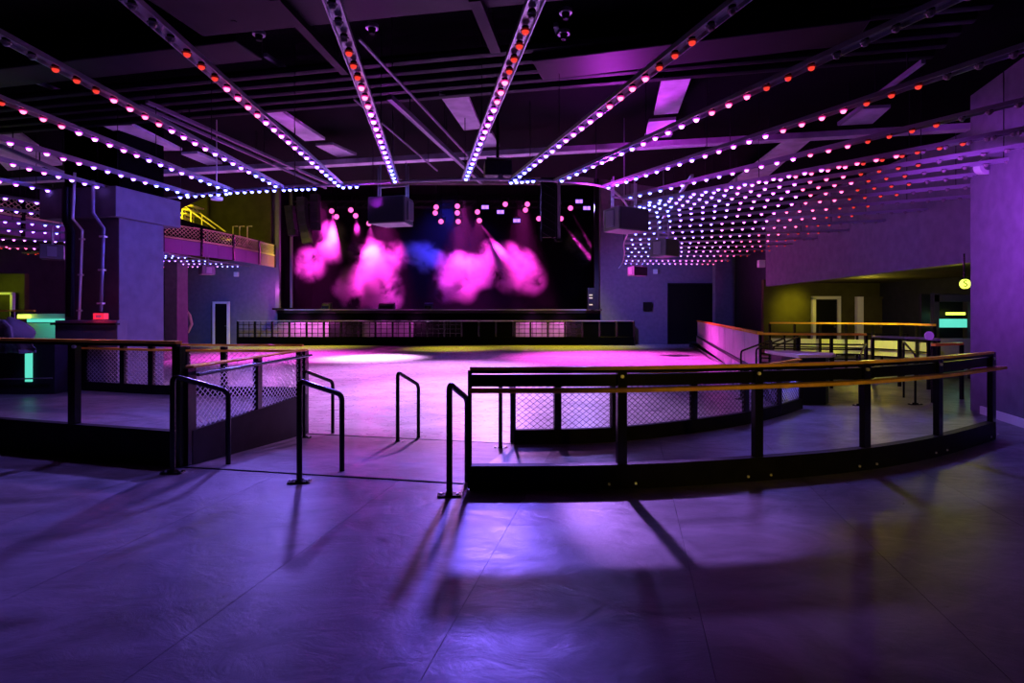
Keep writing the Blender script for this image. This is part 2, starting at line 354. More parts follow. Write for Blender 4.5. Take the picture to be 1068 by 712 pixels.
# ---------------------------------------------------------------- fences
def wire_panel(a, b, z0, z1, za=0, zb=0, step=.07, w=.005, m=None, parent=None):
    a = Vector(a); b = Vector(b); L = (b-a).length; d = (b-a)/L; mb = MB(); h = z1-z0
    for sgn in (1,-1):
        k = -h
        while k < L+h:
            s0, t0, s1, t1 = (k, 0, k+h*1.3, h) if sgn > 0 else (k+h*1.3, 0, k, h)
            # clip in s to 0..L
            def cl(s0,t0,s1,t1):
                lo, hi = 0, 1
                ds = s1-s0
                if abs(ds) < 1e-6: return None
                ta, tb = (0-s0)/ds, (L-s0)/ds
                lo = max(lo, min(ta,tb)); hi = min(hi, max(ta,tb))
                return (s0+ds*lo, t0+(t1-t0)*lo, s0+ds*hi, t0+(t1-t0)*hi) if hi > lo+.01 else None
            r = cl(s0,t0,s1,t1)
            if r: mb.beam((a.x+d.x*r[0],a.y+d.y*r[0],z0+r[1]),(a.x+d.x*r[2],a.y+d.y*r[2],z0+r[3]),w,w)
            k += step*1.25
    o = mb.build('wire_mesh', m or M['wire'], parent); o['kind'] = 'stuff'; return o

# right outer drinks-rail fence
t = thing('curved_fence', 'black curved fence with a wooden drinks shelf sweeping across the right foreground', 'fence', (out_r[0][0],out_r[0][1],0))
path = smooth_path([(*p,0) for p in out_r], 6); ext = path+[path[-1]+(path[-1]-path[-2])*1.2]
MB().sweep(path, .09, 0, .215).build('curb', M['curb'], t)
MB().sweep(path, .035, .90, 1.005, off=-.02).build('upper_board', M['black'], t)
MB().sweep(ext, .10, .855, .89, off=.05).build('shelf', M['wood'], t, bevel=.006)
MB().sweep(path, .06, 1.045, 1.075).build('top_rail', M['wood'], t, bevel=.006)
MB().sweep(path, .05, 1.02, 1.045).build('rail_plate', M['black'], t)
for i, p in enumerate(out_r):
    nx = Vector(out_r[min(i+1,5)])-Vector(out_r[max(i-1,0)]); rz = math.atan2(nx.y,nx.x); wd = .035 if i == 0 else .085
    MB().box((p[0],p[1],.53),(wd,.06,1.03),rz).build('post', M['tube'], t)
    if i: 
        for s in (-.12,.12): MB().cyl((p[0]+s*math.cos(rz), p[1]+s*math.sin(rz)-.05, .05), .012,.02,6,axis='Y').build('bolt', M['wirel'], t)
        MB().cyl((p[0], p[1]-.045, .99), .016,.02,8,axis='Y').build('bolt', M['wirel'], t)
MB().box((5.99,7.17,.53),(.06,.06,1.06),.7).build('post', M['tube'], t)

# right inner mesh fence at the rink
t = thing('mesh_fence', 'low black mesh fence curving along the rink, behind the wooden shelf on the right', 'fence', (in_r[0][0],in_r[0][1],0))
MB().sweep(inr_s, .07, DR, .17).build('curb', M['curb'], t)
MB().sweep(inr_s, .07, .78, .81).build('top_rail', M['wood'], t)
cs = [inr_s[0], inr_s[2], inr_s[4], inr_s[7], inr_s[10], inr_s[13], inr_s[16]]
for i, p in enumerate(cs):
    MB().box((p.x,p.y,.39),(.03 if i == 0 else .085,.06,.80), math.atan2(.5,.8)*min(i,3)/3).build('post', M['tube'], t)
for a,b in zip(cs[:-1],cs[1:]): wire_panel(a,b,.17,.78,parent=t)
# yellow-green reflection at the fence end comes from an added point light

# left outer fence
LO = [(-8.2,7.25),(-5.75,6.50),(-4.70,6.18),(-3.36,5.80)]
t = thing('platform_fence', 'tall black fence with a wooden top rail along the raised platform, far left foreground', 'fence', (LO[1][0],LO[1][1],0))
lp = [(*p,0) for p in LO]
MB().sweep(lp, .09, 0, .36).build('curb', M['curb'], t)
MB().sweep(lp, .09, 1.235, 1.265).build('top_rail', M['wood'], t, bevel=.005)
MB().sweep(lp, .05, 1.205, 1.235).build('rail_plate', M['black'], t)
for p in (LO[0],(-5.95,6.56),LO[2],LO[3]):
    MB().box((p[0],p[1],.61),(.10,.07,1.20),-.28).build('post', M['tube'], t)
MB().cyl((-4.66,6.12,1.19),.018,.03,8,axis='Y').build('bolt', M['white'], t)
# left inner fence
LI = [(-6.9,9.3),(-5.55,8.86),(-4.33,8.65),(-3.12,8.58)]
t = thing('mesh_fence', 'black mesh fence with double wooden rail on the rink side of the platform, left', 'fence', (LI[0][0],LI[0][1],PZ))
lp = [(*p,0) for p in LI]
MB().sweep(lp, .07, PZ, PZ+.14).build('curb', M['curb'], t)
MB().sweep(lp, .07, 1.05, 1.075).build('top_rail', M['wood'], t)
MB().sweep(lp, .12, .965, .995).build('shelf', M['wood'], t)
for p in LI[:3]+[(-6.1,9.03),(-4.95,8.75)]: MB().box((p[0],p[1],PZ+.37),(.085,.06,.74),-.2).build('post', M['tube'], t)
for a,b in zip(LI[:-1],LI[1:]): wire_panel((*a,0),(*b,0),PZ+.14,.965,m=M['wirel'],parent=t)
# ramp side fence
R0, R1 = Vector((-3.30,5.88,0)), Vector((-3.08,8.55,0))
t = thing('ramp_fence', 'black mesh fence beside the ramp with a tubular handrail, left of the hoops', 'fence', (R0.x,R0.y,0))
mb = MB(); mb.add([(R0.x-.04,R0.y,-.0),(R0.x+.04,R0.y,0),(R1.x+.04,R1.y,DR),(R1.x-.04,R1.y,DR),(R0.x-.04,R0.y,.345),(R0.x+.04,R0.y,.345),(R1.x+.04,R1.y,.345),(R1.x-.04,R1.y,.345)],
       [(0,1,2,3),(4,5,6,7),(0,1,5,4),(1,2,6,5),(2,3,7,6),(3,0,4,7)]); mb.build('curb', M['curb'], t)
MB().sweep([tuple(R0),tuple(R1)], .10, .985, 1.01).build('top_rail', M['wood'], t, bevel=.005)
MB().tube([R0+Vector((.10,-.02,.92)),R1+Vector((.10,0,.92))], .019, 8).build('handrail', M['tube'], t, smooth=True)
for f,w_ in ((0,.13),(.5,.10),(.93,.05),(1,.12)):
    p = R0.lerp(R1,f); z0 = DR*f; MB().box((p.x,p.y,(z0+.985)/2),(.07,w_,.985-z0),-.08).build('post', M['tube'], t)
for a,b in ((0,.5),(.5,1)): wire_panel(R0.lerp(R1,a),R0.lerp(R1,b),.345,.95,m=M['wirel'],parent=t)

# ---------------------------------------------------------------- hoop handrails
def hoop(lab, a, b, za, zb, ha=.935, hb=.74, r=.026, plates=(1,0), group='bent tube handrails at the ramp', z0s=None, cat='handrail', pz=0):
    a = Vector((a[0],a[1],0)); b = Vector((b[0],b[1],0)); d = (b-a).normalized(); t = thing('hoop_handrail', lab, cat, (a.x,a.y,za), group)
    A = a+Vector((0,0,za)); At = a+Vector((0,0,ha)); Bt = b+Vector((0,0,hb)); B = b+Vector((0,0,zb)); k = .07
    dt = (Bt-At).normalized(); P = [A, At-Vector((0,0,k))]
    for i in range(1,6):
        s = i/6; P.append((At-Vector((0,0,k)))*(1-s)**2+At*2*s*(1-s)+(At+dt*k)*s*s)
    P += [At+dt*k, Bt-dt*k]
    for i in range(1,6):
        s = i/6; P.append((Bt-dt*k)*(1-s)**2+Bt*2*s*(1-s)+(Bt-Vector((0,0,k)))*s*s)
    P += [Bt-Vector((0,0,k)), B]
    MB().tube(P, r, 10).build('tube', M['tube'], t, smooth=True)
    fp = MB().box((a.x,a.y,za+.008),(.20,.09,.016),.12).box((a.x,a.y,za+.022),(.06,.06,.02)).build('foot_plate', M['tube'], t)
    for s in (-.07,.07): MB().cyl((a.x+s,a.y-.0,za+.02),.012,.014,6).build('bolt', M['wirel'], fp)
    return t
hoop('bent black tube handrail at the ramp top, nearest the wooden shelf fence', (-.53,4.87), (-.41,5.28), 0, -.0, .95, .76)
hoop('bent black tube handrail at the ramp top, middle of the entrance', (-1.94,5.25), (-1.69,5.72), 0, -.03, .93, .735)
hoop('bent black tube handrail at the ramp top, leftmost, against the platform fence', (-3.28,5.56), (-2.95,5.98), 0, -.03, .94, .735)
hoop('bent black tube handrail at the ramp foot, alone in the middle', (-1.57,7.9), (-1.35,8.3), DR+.01, DR, .735, .51)
hoop('bent black tube handrail at the ramp foot, seen under the wooden shelf', (-.15,7.5), (.0,7.95), DR+.035, DR, .735, .51)
hoop('bent black tube handrail at the ramp foot, by the far end of the mesh fence', (-2.93,8.1), (-2.68,8.6), DR+.035, DR, .735, .52)

# ---------------------------------------------------------------- bulb rails on the ceiling
SZ = 3.70
def ringp(px, py): return Vector((onz(px,py,SZ).x, onz(px,py,SZ).y, 0))
ring = [(-12.3,27),(-12.6,23),(-12.4,19),(-11.3,15.6),(-9.2,12.8),(-7.4,11.4)]
ring = [Vector((*p,0)) for p in ring]+[ringp(202,204),ringp(293,196),ringp(355,194),ringp(413,191),ringp(485,188.3),ringp(535,188.3),ringp(580,190),ringp(630,196)]+[Vector((*p,0)) for p in [(2.15,11.1),(2.62,12.8),(3.05,15),(3.5,18),(4.1,21),(4.8,25),(5.2,28)]]
ring_s = smooth_path(ring, 5)
rt = thing('ring_rail', 'thin curved ceiling tube where all the bulb rails end, around the rink opening', 'ceiling rail', (ring[10].x,ring[10].y,SZ))
MB().tube([(p.x,p.y,SZ+.02) for p in ring_s], .022, 6).build('tube', M['strip'], rt, smooth=True)
for i in range(8, len(ring_s)-6, 7):
    p = ring_s[i]; MB().beam((p.x,p.y,SZ+.02),(p.x,p.y,5.0),.014,n=5).build('hanger', M['duct'], rt)
# bulb meshes, one per colour of light
def bulb_mesh(key, core, cs, halo, hs):
    mb = MB(); n = 8
    mb.cyl((0,0,-.018),.034,.036,n,0)                       # dark cup
    prof = [(.046,-.030),(.046,-.044)]                      # collar glows in place of the coloured halo round the core
    vs = []; fs = []
    for r,z in prof: vs += [(r*math.cos(2*math.pi*k/n), r*math.sin(2*math.pi*k/n), z) for k in range(n)]
    fs = [(k,(k+1)%n,(k+1)%n+n,k+n) for k in range(n)]+[tuple(range(n))[::-1], tuple(range(n,2*n))]
    mb.add(vs, fs, 1)
    prof = [(.034,-.044),(.030,-.062),(.017,-.074)]
    vs = []; fs = []
    for r,z in prof: vs += [(r*math.cos(2*math.pi*k/n), r*math.sin(2*math.pi*k/n), z) for k in range(n)]
    for j in range(2): fs += [(j*n+k, j*n+(k+1)%n, (j+1)*n+(k+1)%n, (j+1)*n+k) for k in range(n)]
    fs.append(tuple(range(2*n,3*n))); mb.add(vs, fs, 2)
    me = bpy.data.meshes.new('bulb'); me.from_pydata([(x*.84,y*.84,z*.84) for x,y,z in mb.v], [], mb.f)
    for m_ in (M['tube'], halo if halo else M['dullg'], core if core else M['dullg']): me.materials.append(m_)
    for p, mi in zip(me.polygons, mb.m): p.material_index = mi
    bm = bmesh.new(); bm.from_mesh(me); bmesh.ops.recalc_face_normals(bm, faces=bm.faces); bm.to_mesh(me); bm.free()
    return me
BC = [(1.0,(.26,.28,1.0),9,(.06,.06,1.0),3.0),(2.2,(.42,.20,1.0),9,(.22,.04,1.0),2.4),(3.4,(.9,.20,.95),7,(.50,.02,.80),1.7),
      (4.3,(1.0,.12,.30),5,(.65,.01,.22),1.0),(5.1,(1.0,.05,.03),.9,(.25,.005,.01),.2)]
BULBS = []
for i,(d,c1,s1,c2,s2) in enumerate(BC):
    BULBS.append((d, bulb_mesh(i, glow('bulb core %d'%i,c1,s1), s1, glow('bulb halo collar %d'%i,c2,s2), s2)))
BULBS.append((99, bulb_mesh(9,None,0,None,0)))
def put_bulb(parent, p, s):
    for d, me in BULBS:
        if s < d: break
    o = bpy.data.objects.new('bulb', me); C.objects.link(o); o.parent = parent; o.location = Vector(p)-Vector(parent.location)
def rail(a, d, L, lab, group=None, gap=.245, s0=.12, zz=SZ):
    a = Vector((a[0],a[1],0)); d = Vector((d[0],d[1],0)).normalized(); b = a+d*L
    t = thing('bulb_rail', lab, 'light rail', (a.x,a.y,zz), group)
    n = Vector((d.y,-d.x,0)); mb = MB()
    mb.beam(a+Vector((0,0,zz+.035)), b+Vector((0,0,zz+.035)), .105, .008)
    for s in (-1,1): mb.beam(a+n*s*.056+Vector((0,0,zz+.02)), b+n*s*.056+Vector((0,0,zz+.02)), .010, .045)
    mb.build('channel', M['strip'], t)
    k = s0+random.uniform(0,.16)
    while k < L:
        p = a+d*k; put_bulb(t, (p.x,p.y,zz+.02), k); k += gap
    hb = MB()
    for k in (L*.3, L*.8):
        p = a+d*k; hb = MB(); hb.beam((p.x,p.y,zz+.04),(p.x,p.y,5.0),.008,n=4); hb.build('hanger', M['duct'], t)
    return t
FR = [((202,204),(0,145),9,'sixth'),((240,199),(0,105),10,'fifth'),((293,196),(5,42),10,'fourth'),((355,194),(150,15),9,'third'),((413,191),(345,0),9,''),((485,188.3),(560,0),9,''),((535,188.3),(705,55),10,''),((580,190),(996,0),11,''),((630,196),(1044,60),11,''),((650,207),(1039,114),8.5,''),((672,211),(1065,137),8,'')]
FL = ['bulb rail that ends over the capital of the violet pillar','bulb rail running to the upper left, second right of the pillar capital','bulb rail reaching the left frame edge highest up','bulb rail pointing at the entrance, left of the big hanging speaker','steep bulb rail ending above the big hanging speaker','steep bulb rail in the middle, right of the big hanging speaker','bulb rail ending beside the black ceiling projector','bulb rail rising to the upper right, next after the projector','long bulb rail ending above the right hanging speaker','bulb rail passing just above the white camera on the right wall','bulb rail running down to the white camera on the right wall']
for (a,b,L,_), lab in zip(FR, FL):
    A = ringp(*a); B = ringp(*b); rail(A, B-A, min(L, (B-A).length+2.2), lab)
# bulbs along parts of the ring itself
def ring_bulbs(pa, pb, n):
    A, B = ringp(*pa), ringp(*pb)
    for i in range(n):
        p = A.lerp(B, i/(n-1)); put_bulb(rt, (p.x,p.y,SZ+.0), .5 if i < n*.7 else .9)
ring_bulbs((188,203.5),(236,200),7); ring_bulbs((240,199),(286,196.5),7); ring_bulbs((296,196),(328,194.6),6); ring_bulbs((358,193),(372,192.5),3); ring_bulbs((533,188),(556,186.5),5)
# right fan
ORD = ['first','second','third','fourth','fifth','sixth','seventh','eighth','ninth','tenth','eleventh','twelfth','thirteenth','fourteenth','fifteenth','sixteenth','seventeenth','eighteenth']
NR = 15
rs = smooth_path([Vector(p) for p in [(2.35,11.9,0),(2.62,12.8,0),(3.05,15,0),(3.5,18,0),(4.1,21,0),(4.8,25,0)]], 8)
for j in range(NR):
    f = j/(NR-1); q = f**1.15*(len(rs)-1); i = min(int(q), len(rs)-2); A = rs[i].lerp(rs[i+1], q-i)
    ang = math.radians(-54+ 58*f**.8); d = Vector((math.cos(ang), math.sin(ang), 0))
    L = min((8.9-A.x)/d.x, 7.6) if f > .12 else 6.4
    lab = ('%s bulb rail counted back from the right hanging speaker towards the back wall' % ORD[j])
    rail(A, d, L, lab, 'bulb rails fanning over the right walkway')
# left fans
for j in range(9):
    f = j/8; q = [Vector((-6.9,11.15,0)),Vector((-7.6,11.7,0)),Vector((-8.6,12.4,0)),Vector((-9.6,13.3,0)),Vector((-10.7,14.7,0)),Vector((-11.5,16,0)),Vector((-12.2,18,0)),Vector((-12.5,19.8,0)),Vector((-12.6,21.6,0))][j]
    ang = math.radians(-96-76*f**.9); d = Vector((math.cos(ang), math.sin(ang), 0))
    rail(q, d, 4.6 if j < 4 else 5.2, '%s bulb rail counted back from the violet pillar on the left' % ORD[j], 'bulb rails left of the pillar')
for j in range(6):
    q = Vector((-12.3+.02*j, 19.2+1.35*j, 0)); rail(q, (-1,-.12+.05*j,0), 4.6, '%s bulb rail under the balcony, counted from the pillar to the back' % ORD[j], 'bulb rails under the balcony', zz=3.66)

# ---------------------------------------------------------------- ceiling fittings
ZP = 4.72
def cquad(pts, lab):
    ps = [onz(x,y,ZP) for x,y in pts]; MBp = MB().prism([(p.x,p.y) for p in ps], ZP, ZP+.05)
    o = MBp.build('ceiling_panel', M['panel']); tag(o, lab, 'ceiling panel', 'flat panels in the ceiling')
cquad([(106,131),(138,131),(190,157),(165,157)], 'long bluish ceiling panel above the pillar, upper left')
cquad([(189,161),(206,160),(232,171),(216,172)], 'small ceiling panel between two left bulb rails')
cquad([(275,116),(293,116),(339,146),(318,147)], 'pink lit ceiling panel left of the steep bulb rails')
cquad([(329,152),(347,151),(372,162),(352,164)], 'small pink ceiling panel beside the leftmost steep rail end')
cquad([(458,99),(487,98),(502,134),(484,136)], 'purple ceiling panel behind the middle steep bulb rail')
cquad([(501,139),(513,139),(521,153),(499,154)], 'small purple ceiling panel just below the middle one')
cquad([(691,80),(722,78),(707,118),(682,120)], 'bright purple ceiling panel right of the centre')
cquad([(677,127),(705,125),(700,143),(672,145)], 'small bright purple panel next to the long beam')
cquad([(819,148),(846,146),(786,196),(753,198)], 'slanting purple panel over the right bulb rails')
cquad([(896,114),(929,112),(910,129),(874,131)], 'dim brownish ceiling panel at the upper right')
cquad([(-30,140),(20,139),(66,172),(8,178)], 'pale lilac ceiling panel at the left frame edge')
def cline(a, b, z, w, lab, m=M['pipe'], h=None, name='ceiling_conduit', cat='conduit', n=4):
    t = thing(name, lab, cat, onz(*a,z)); A, B = onz(*a,z), onz(*b,z)
    MB().beam(A, B, w, h, n=n).build('bar', m, t)
    for f in (.15,.5,.85):
        p = A.lerp(B,f); MB().beam(p+Vector((0,0,w*.3)), (p.x,p.y,5.0), .012).build('hanger', M['duct'], t)
    return t
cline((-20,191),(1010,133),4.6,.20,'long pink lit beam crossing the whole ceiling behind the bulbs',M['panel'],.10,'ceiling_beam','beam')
cline((406,101),(502,190),4.4,.07,'thick purple conduit slanting down to the projector')
cline((374,40),(508,184),4.3,.035,'thin conduit ending at the black projector',n=8)
cline((369,103),(456,178),4.4,.03,'thin conduit ending at a small bracket above the speaker',n=8)
cline((153,106),(349,194),4.5,.05,'conduit running beside the left bulb rails')
cline((146,110),(340,196),4.5,.04,'second thinner conduit beside the left bulb rails')
cline((286,-5),(360,74),4.6,.10,'dark cable tray at the top, left of the steep rails',M['duct'])
cline((495,-5),(517,50),4.6,.12,'dark cable tray at the top, middle',M['duct'])
cline((963,64),(875,129),4.5,.05,'blue edged conduit at the upper right')
cline((722,183),(690,230),4.0,.05,'bent pale clamp bar hanging among the right bulb rails',M['strip'])
p = at(226,207,10.3); tag(MB().cyl(p,.10,.05,14).beam(p,(p.x,p.y,5.0),.015).build('ceiling_spotlight',M['white']),'small white round light under the bulbs right of the pillar capital','light')
cline((0,152),(75,184),4.3,.06,'pale conduit at the left edge over the bar')
# ribbed band of pipes
t = thing('pipe_bank', 'bank of five parallel purple tinted pipes crossing the ceiling', 'pipes', onz(360,90,4.75))
pa, pb = onz(-60,127,4.75), onz(1000,32,4.75); nn = Vector((pb-pa)).cross(Vector((0,0,1))).normalized()
for k in range(5):
    o_ = -nn*(k*.30-.6); MB().beam(pa+o_, pb+o_, .15, .12, n=8).build('pipe', M['duct'], t, smooth=True)
for f in (.2,.45,.7): p = pa.lerp(pb,f); MB().beam(p-nn*.9+Vector((0,0,.1)), p+nn*.9+Vector((0,0,.1)), .05).build('bracket', M['pipe'], t)
# big ducts, dark
tag(MB().beam(onz(180,0,4.8),onz(700,-60,4.8),.9,.35).build('air_duct', M['duct'],bevel=.02), 'wide black air duct at the very top of the frame', 'duct')
tag(MB().beam(onz(-40,75,4.75),onz(260,40,4.75),.5,.3).build('air_duct', M['duct'],bevel=.02), 'black air duct crossing the upper left corner', 'duct')
tag(MB().beam(onz(560,62,4.75),onz(900,20,4.75),.6,.3).build('air_duct', M['duct'],bevel=.02), 'black air duct crossing above the right rails', 'duct')
for i,(x,y,l) in enumerate([(270,35,'small round sprinkler at the top left of the steep rails'),(244,15,'flat oval ceiling speaker near the top left'),(590,12,'small pale spotlight beside the middle steep rail'),(388,28,'round ceiling rose between the two steep rails'),(588,34,'round ceiling rose right of the middle steep rail')]):
    p = onz(x,y,4.7); t = thing('ceiling_fitting', l, 'ceiling fitting', p); MB().cyl(p,.07,.04,14).build('plate', M['strip'], t); MB().cyl(p-Vector((0,0,.05)),.03,.06,10,r2=.045).build('nozzle', M['duct'], t)

# ---------------------------------------------------------------- hanging speakers
def speaker(lab, c, w_, h_, dp, rz, side=1, hang=.45, tilt=0):
    c = Vector(c); t = thing('hanging_speaker', lab, 'speaker', c, 'loudspeakers hung around the rink')
    R = Matrix.Rotation(rz,3,'Z')
    def W(x,y,z): return c+R@Vector((x,y,z))
    mb = MB(); a = .12*w_
    prof = [(-w_/2,-dp/2),(w_/2,-dp/2),(w_/2-a,dp/2),(-w_/2+a,dp/2)]
    mb.add([W(x,y,-h_/2) for x,y in prof]+[W(x,y,h_/2) for x,y in prof], [(3,2,1,0),(4,5,6,7)]+[(k,(k+1)%4,(k+1)%4+4,k+4) for k in range(4)])
    cb = mb.build('cabinet', M['cab'], t, bevel=.012)
    MB().add([W(x,-dp/2-y,z) for y in (.0,.02) for x,z in ((-w_/2+.02,-h_/2+.02),(w_/2-.02,-h_/2+.02),(w_/2-.02,h_/2-.02),(-w_/2+.02,h_/2-.02))],[(0,1,2,3),(7,6,5,4)]+[(k,(k+1)%4,(k+1)%4+4,k+4) for k in range(4)]).build('grille', M['grille'], cb)
    y = MB()
    for s in (-1,1):
        y.beam(W(s*w_*.36,0,h_/2), W(s*w_*.36,0,h_/2+hang), .025); y.beam(W(s*w_*.42,0,h_/2), W(s*w_*.42,0,h_/2+hang*.9), .018)
    y.beam((c.x,c.y,c.z+h_/2+hang*.35), (c.x,c.y,5.0), .014); y.beam(W(-w_*.42,0,h_/2+hang*.35), W(w_*.42,0,h_/2+hang*.35), .03); y.build('hanging_frame', M['strip'], t)
    for s in (-1,1): MB().beam(W(s*(w_/2+.005-.3*a),-dp*.2,0), W(s*(w_/2+.005-.3*a),dp*.2,0), .03, h_*.7).build('side_plate', M['strip'], t)
    return t
speaker('big black speaker hung over the middle of the arc', at(410,221,9.8), .68, .45, .5, math.radians(-16), hang=.60)
speaker('pale sided black speaker hung at the right end of the arc', at(651,230,10.2), .70, .40, .5, math.radians(32), hang=.55)
speaker('black speaker hung among the right bulb rails, behind the pale sided one', at(692,259,14), .55, .42, .5, math.radians(40))
speaker('small far black speaker below the right bulb rails, near the back wall', at(664,283,24.5), .75, .40, .5, math.radians(30), hang=.4)
speaker('pale speaker hung under the bulbs behind the pillar, far left', at(55,263,15.5), .62, .38, .5, math.radians(-55))
speaker('small speaker hung under the balcony bulbs, right of the pillar', at(216,282,24), .7, .36, .5, math.radians(-50))
# projector
p = at(519,178,9.9); t = thing('ceiling_projector', 'black projector hung over the arc, right of the middle steep rail', 'projector', p)
MB().box(p,(.46,.45,.26),.1).build('body', M['grille'], t, bevel=.02); MB().box(p+Vector((0,0,.16)),(.40,.4,.03),.1).build('mount', M['strip'], t)
MB().beam(p,(p.x,p.y,5.0),.05).build('pole', M['duct'], t); MB().cyl(p+Vector((.06,-.26,-.18)),.05,.1,12,axis='Y').build('lens', M['strip'], t)
# camera / round speaker on the right wall
p = at(1026,174,8.7); t = thing('wall_camera', 'white round camera on a bracket at the top of the right wall', 'camera', p)
MB().cyl(p,.13,.16,18,axis='Y',r2=.10).build('housing', M['white'], t, smooth=True); MB().cyl(p-Vector((0,.09,0)),.07,.03,14,axis='Y').build('lens', M['cab'], t)
MB().beam(p+Vector((.02,.05,0)),p+Vector((.16,.35,.12)),.05).build('bracket', M['tube'], t)
for (x,y,Y,l) in ((97.0,0,0,''),):
    pass
for x,y,Y,l in ((655,284-.5,32.5,''),(683.5,283,32.6,'small white box lamp high on the back wall, right of the stage'),(246.5,286,32.6,'small white box lamp high on the back wall, left of the stage'),(794,275,20.4,'small pale box lamp under the far right bulbs')):
    if l: 
        o = MB().box(at(x,y,Y),(.24,.16,.26)).build('wall_lamp', M['white'], bevel=.02); tag(o,l,'lamp')

# ---------------------------------------------------------------- stage
SZt = 1.72
st = thing('stage', 'black raised stage with a thin pale front edge at the back of the rink', 'stage', (-4,33,DR))
MB().box(((sx0+sx1)/2, 35.9, SZt-.1),(sx1-sx0, 6.0, .2)).build('deck', M['black'], st)
MB().box(((sx0+sx1)/2, 32.9, SZt+.0),(sx1-sx0, .06, .05)).build('front_edge', M['strip'], st)
MB().box(((sx0+sx1)/2,32.98,SZt-.45),(sx1-sx0,.08,.52)).build('dark_board', M['curtain'], st)  # black board added so the strip above the lit skirt stays dark
n = 19; ww = (sx1-sx0)/n
for i in range(n): MB().box((sx0+ww*(i+.5), 33.0, (DR+SZt-.7)/2),(ww-.03,.06,SZt-.2-DR-.5)).build('skirt_panel', M['black'] if i not in (0,1,2,5,6,7,14,15,16) else M['skirt_lit'], st)  # skirt is grey where lit, black elsewhere: light put into the colour
for px in (405,448,343): 
    p = at(px,0,34); w_=.9 if px==405 else .5
    t = thing('stage_monitor', {405:'black wedge monitor on the stage edge in front of the brightest smoke',448:'small black wedge monitor on the stage, right of the bright smoke',343:'small black wedge monitor on the left of the stage'}[px],'monitor',(p.x,33.6,SZt))
    MB().add([(p.x-w_/2,33.3,SZt),(p.x+w_/2,33.3,SZt),(p.x+w_/2,33.9,SZt),(p.x-w_/2,33.9,SZt),(p.x-w_/2,33.5,SZt+.35),(p.x+w_/2,33.5,SZt+.35),(p.x+w_/2,33.85,SZt+.42),(p.x-w_/2,33.85,SZt+.42)],
      [(3,2,1,0),(4,5,6,7),(0,1,5,4),(1,2,6,5),(2,3,7,6),(3,0,4,7)]).build('case', M['grille'], t)
    MB().box((p.x,33.34,SZt+.15),(w_*.8,.03,.16)).build('front_grille', M['tube'], t)
# proscenium posts
def vpost(px, pt, pb, Y, w_, lab, m):
    a, b = at(px,pt,Y), at(px,pb,Y); t = thing('stage_post', lab, 'post', b)
    MB().beam(a,b,w_).build('shaft', m, t); MB().box(b+Vector((0,0,.05)),(w_*2.2,w_*2.2,.1)).build('foot', M['tube'], t); MB().box(a-Vector((0,0,.1)),(w_*1.8,w_*1.8,.2)).build('head', M['tube'], t)
vpost(290,180,323,32.6,.22,'pale post at the left edge of the stage, pink near its foot',M['cab'])
vpost(304,190,322.6,33.6,.12,'thin post just inside the left edge of the stage',M['cab'])
vpost(622,180,324,32.6,.25,'black post framing the right edge of the stage',M['black'])
vpost(583,180,252,21,.10,'pale pole hanging at the right of the stage',M['cab'])
tw = thing('hanging_truss', 'dark boxy truss hanging above the rink, right of centre', 'truss', at(572,250,21))
for sx in (565,580):
    for dy in (0,.35): MB().beam(at(sx,180,21)+Vector((0,dy,0)),at(sx,250,21)+Vector((0,dy,0)),.05).build('chord', M['duct'], tw)
for k in range(8):
    MB().beam(at(565,182+k*8.5,21),at(580,190+k*8.5,21),.04).build('brace', M['duct'], tw)
MB().box(at(572,215,21.2),(.5,.2,2.3)).build('cable_cover', M['black'], tw)
point(at(284,303,31.9),45,MAGENTA,.1)  # added magenta light that turns the left post pink near its foot
# line arrays
def larray(pts, Y, lab):
    t = thing('line_array', lab, 'speaker array', at(*pts[0],Y)); P = smooth_path([at(x,y,Y) for x,y in pts], 4)
    for a,b in zip(P[:-1],P[1:]): MB().beam(a,a.lerp(b,.94),.42,.5).build('speaker_box', M['wall'], t)
    MB().beam(P[0],Vector((P[0].x,P[0].y,9.6)),.05).build('chain', M['duct'], t)
larray([(315,206),(316,228),(321,254)], 31.0, 'curved violet lit line array hanging at the left of the stage')
larray([(329,203),(329,240)], 31.6, 'straight line array hanging beside the curved one')
larray([(302,215),(306,246)], 31.9, 'dim line array at the far left of the stage opening')
# lighting truss and lamps
tr = thing('lighting_truss', 'black truss carrying the pink and violet stage lamps', 'truss', (-4,33.8,7.9))
Yt = 33.7
for dz in (0,.35):
    for dy in (0,.35): MB().beam((sx0+.5,Yt+dy,7.75+dz),(sx1-.5,Yt+dy,7.75+dz),.06,n=6).build('chord', M['duct'], tr)
for k in range(30):
    x = sx0+.6+k*(sx1-sx0-1.4)/30; MB().beam((x,Yt,7.75),(x+.55,Yt,8.1),.035).build('brace', M['duct'], tr)
lamps = [(346,220,1),(351,226,1),(366,219,1),(371,225,1),(385,233,1),(388,222,1),(455,216,1),(454,222,1),(460,231,1),(477,215,1),(477,222,1),(478,231,1),(498,221,1),(500,230,1),(527,213,0),(550,213,0),(548,219,0),(562,228,0),(595,217,0),(585,228,0)]
LP = {}
def lamp_word(i): return ORD[i] if i < 18 else ['nineteenth','twentieth'][i-18]
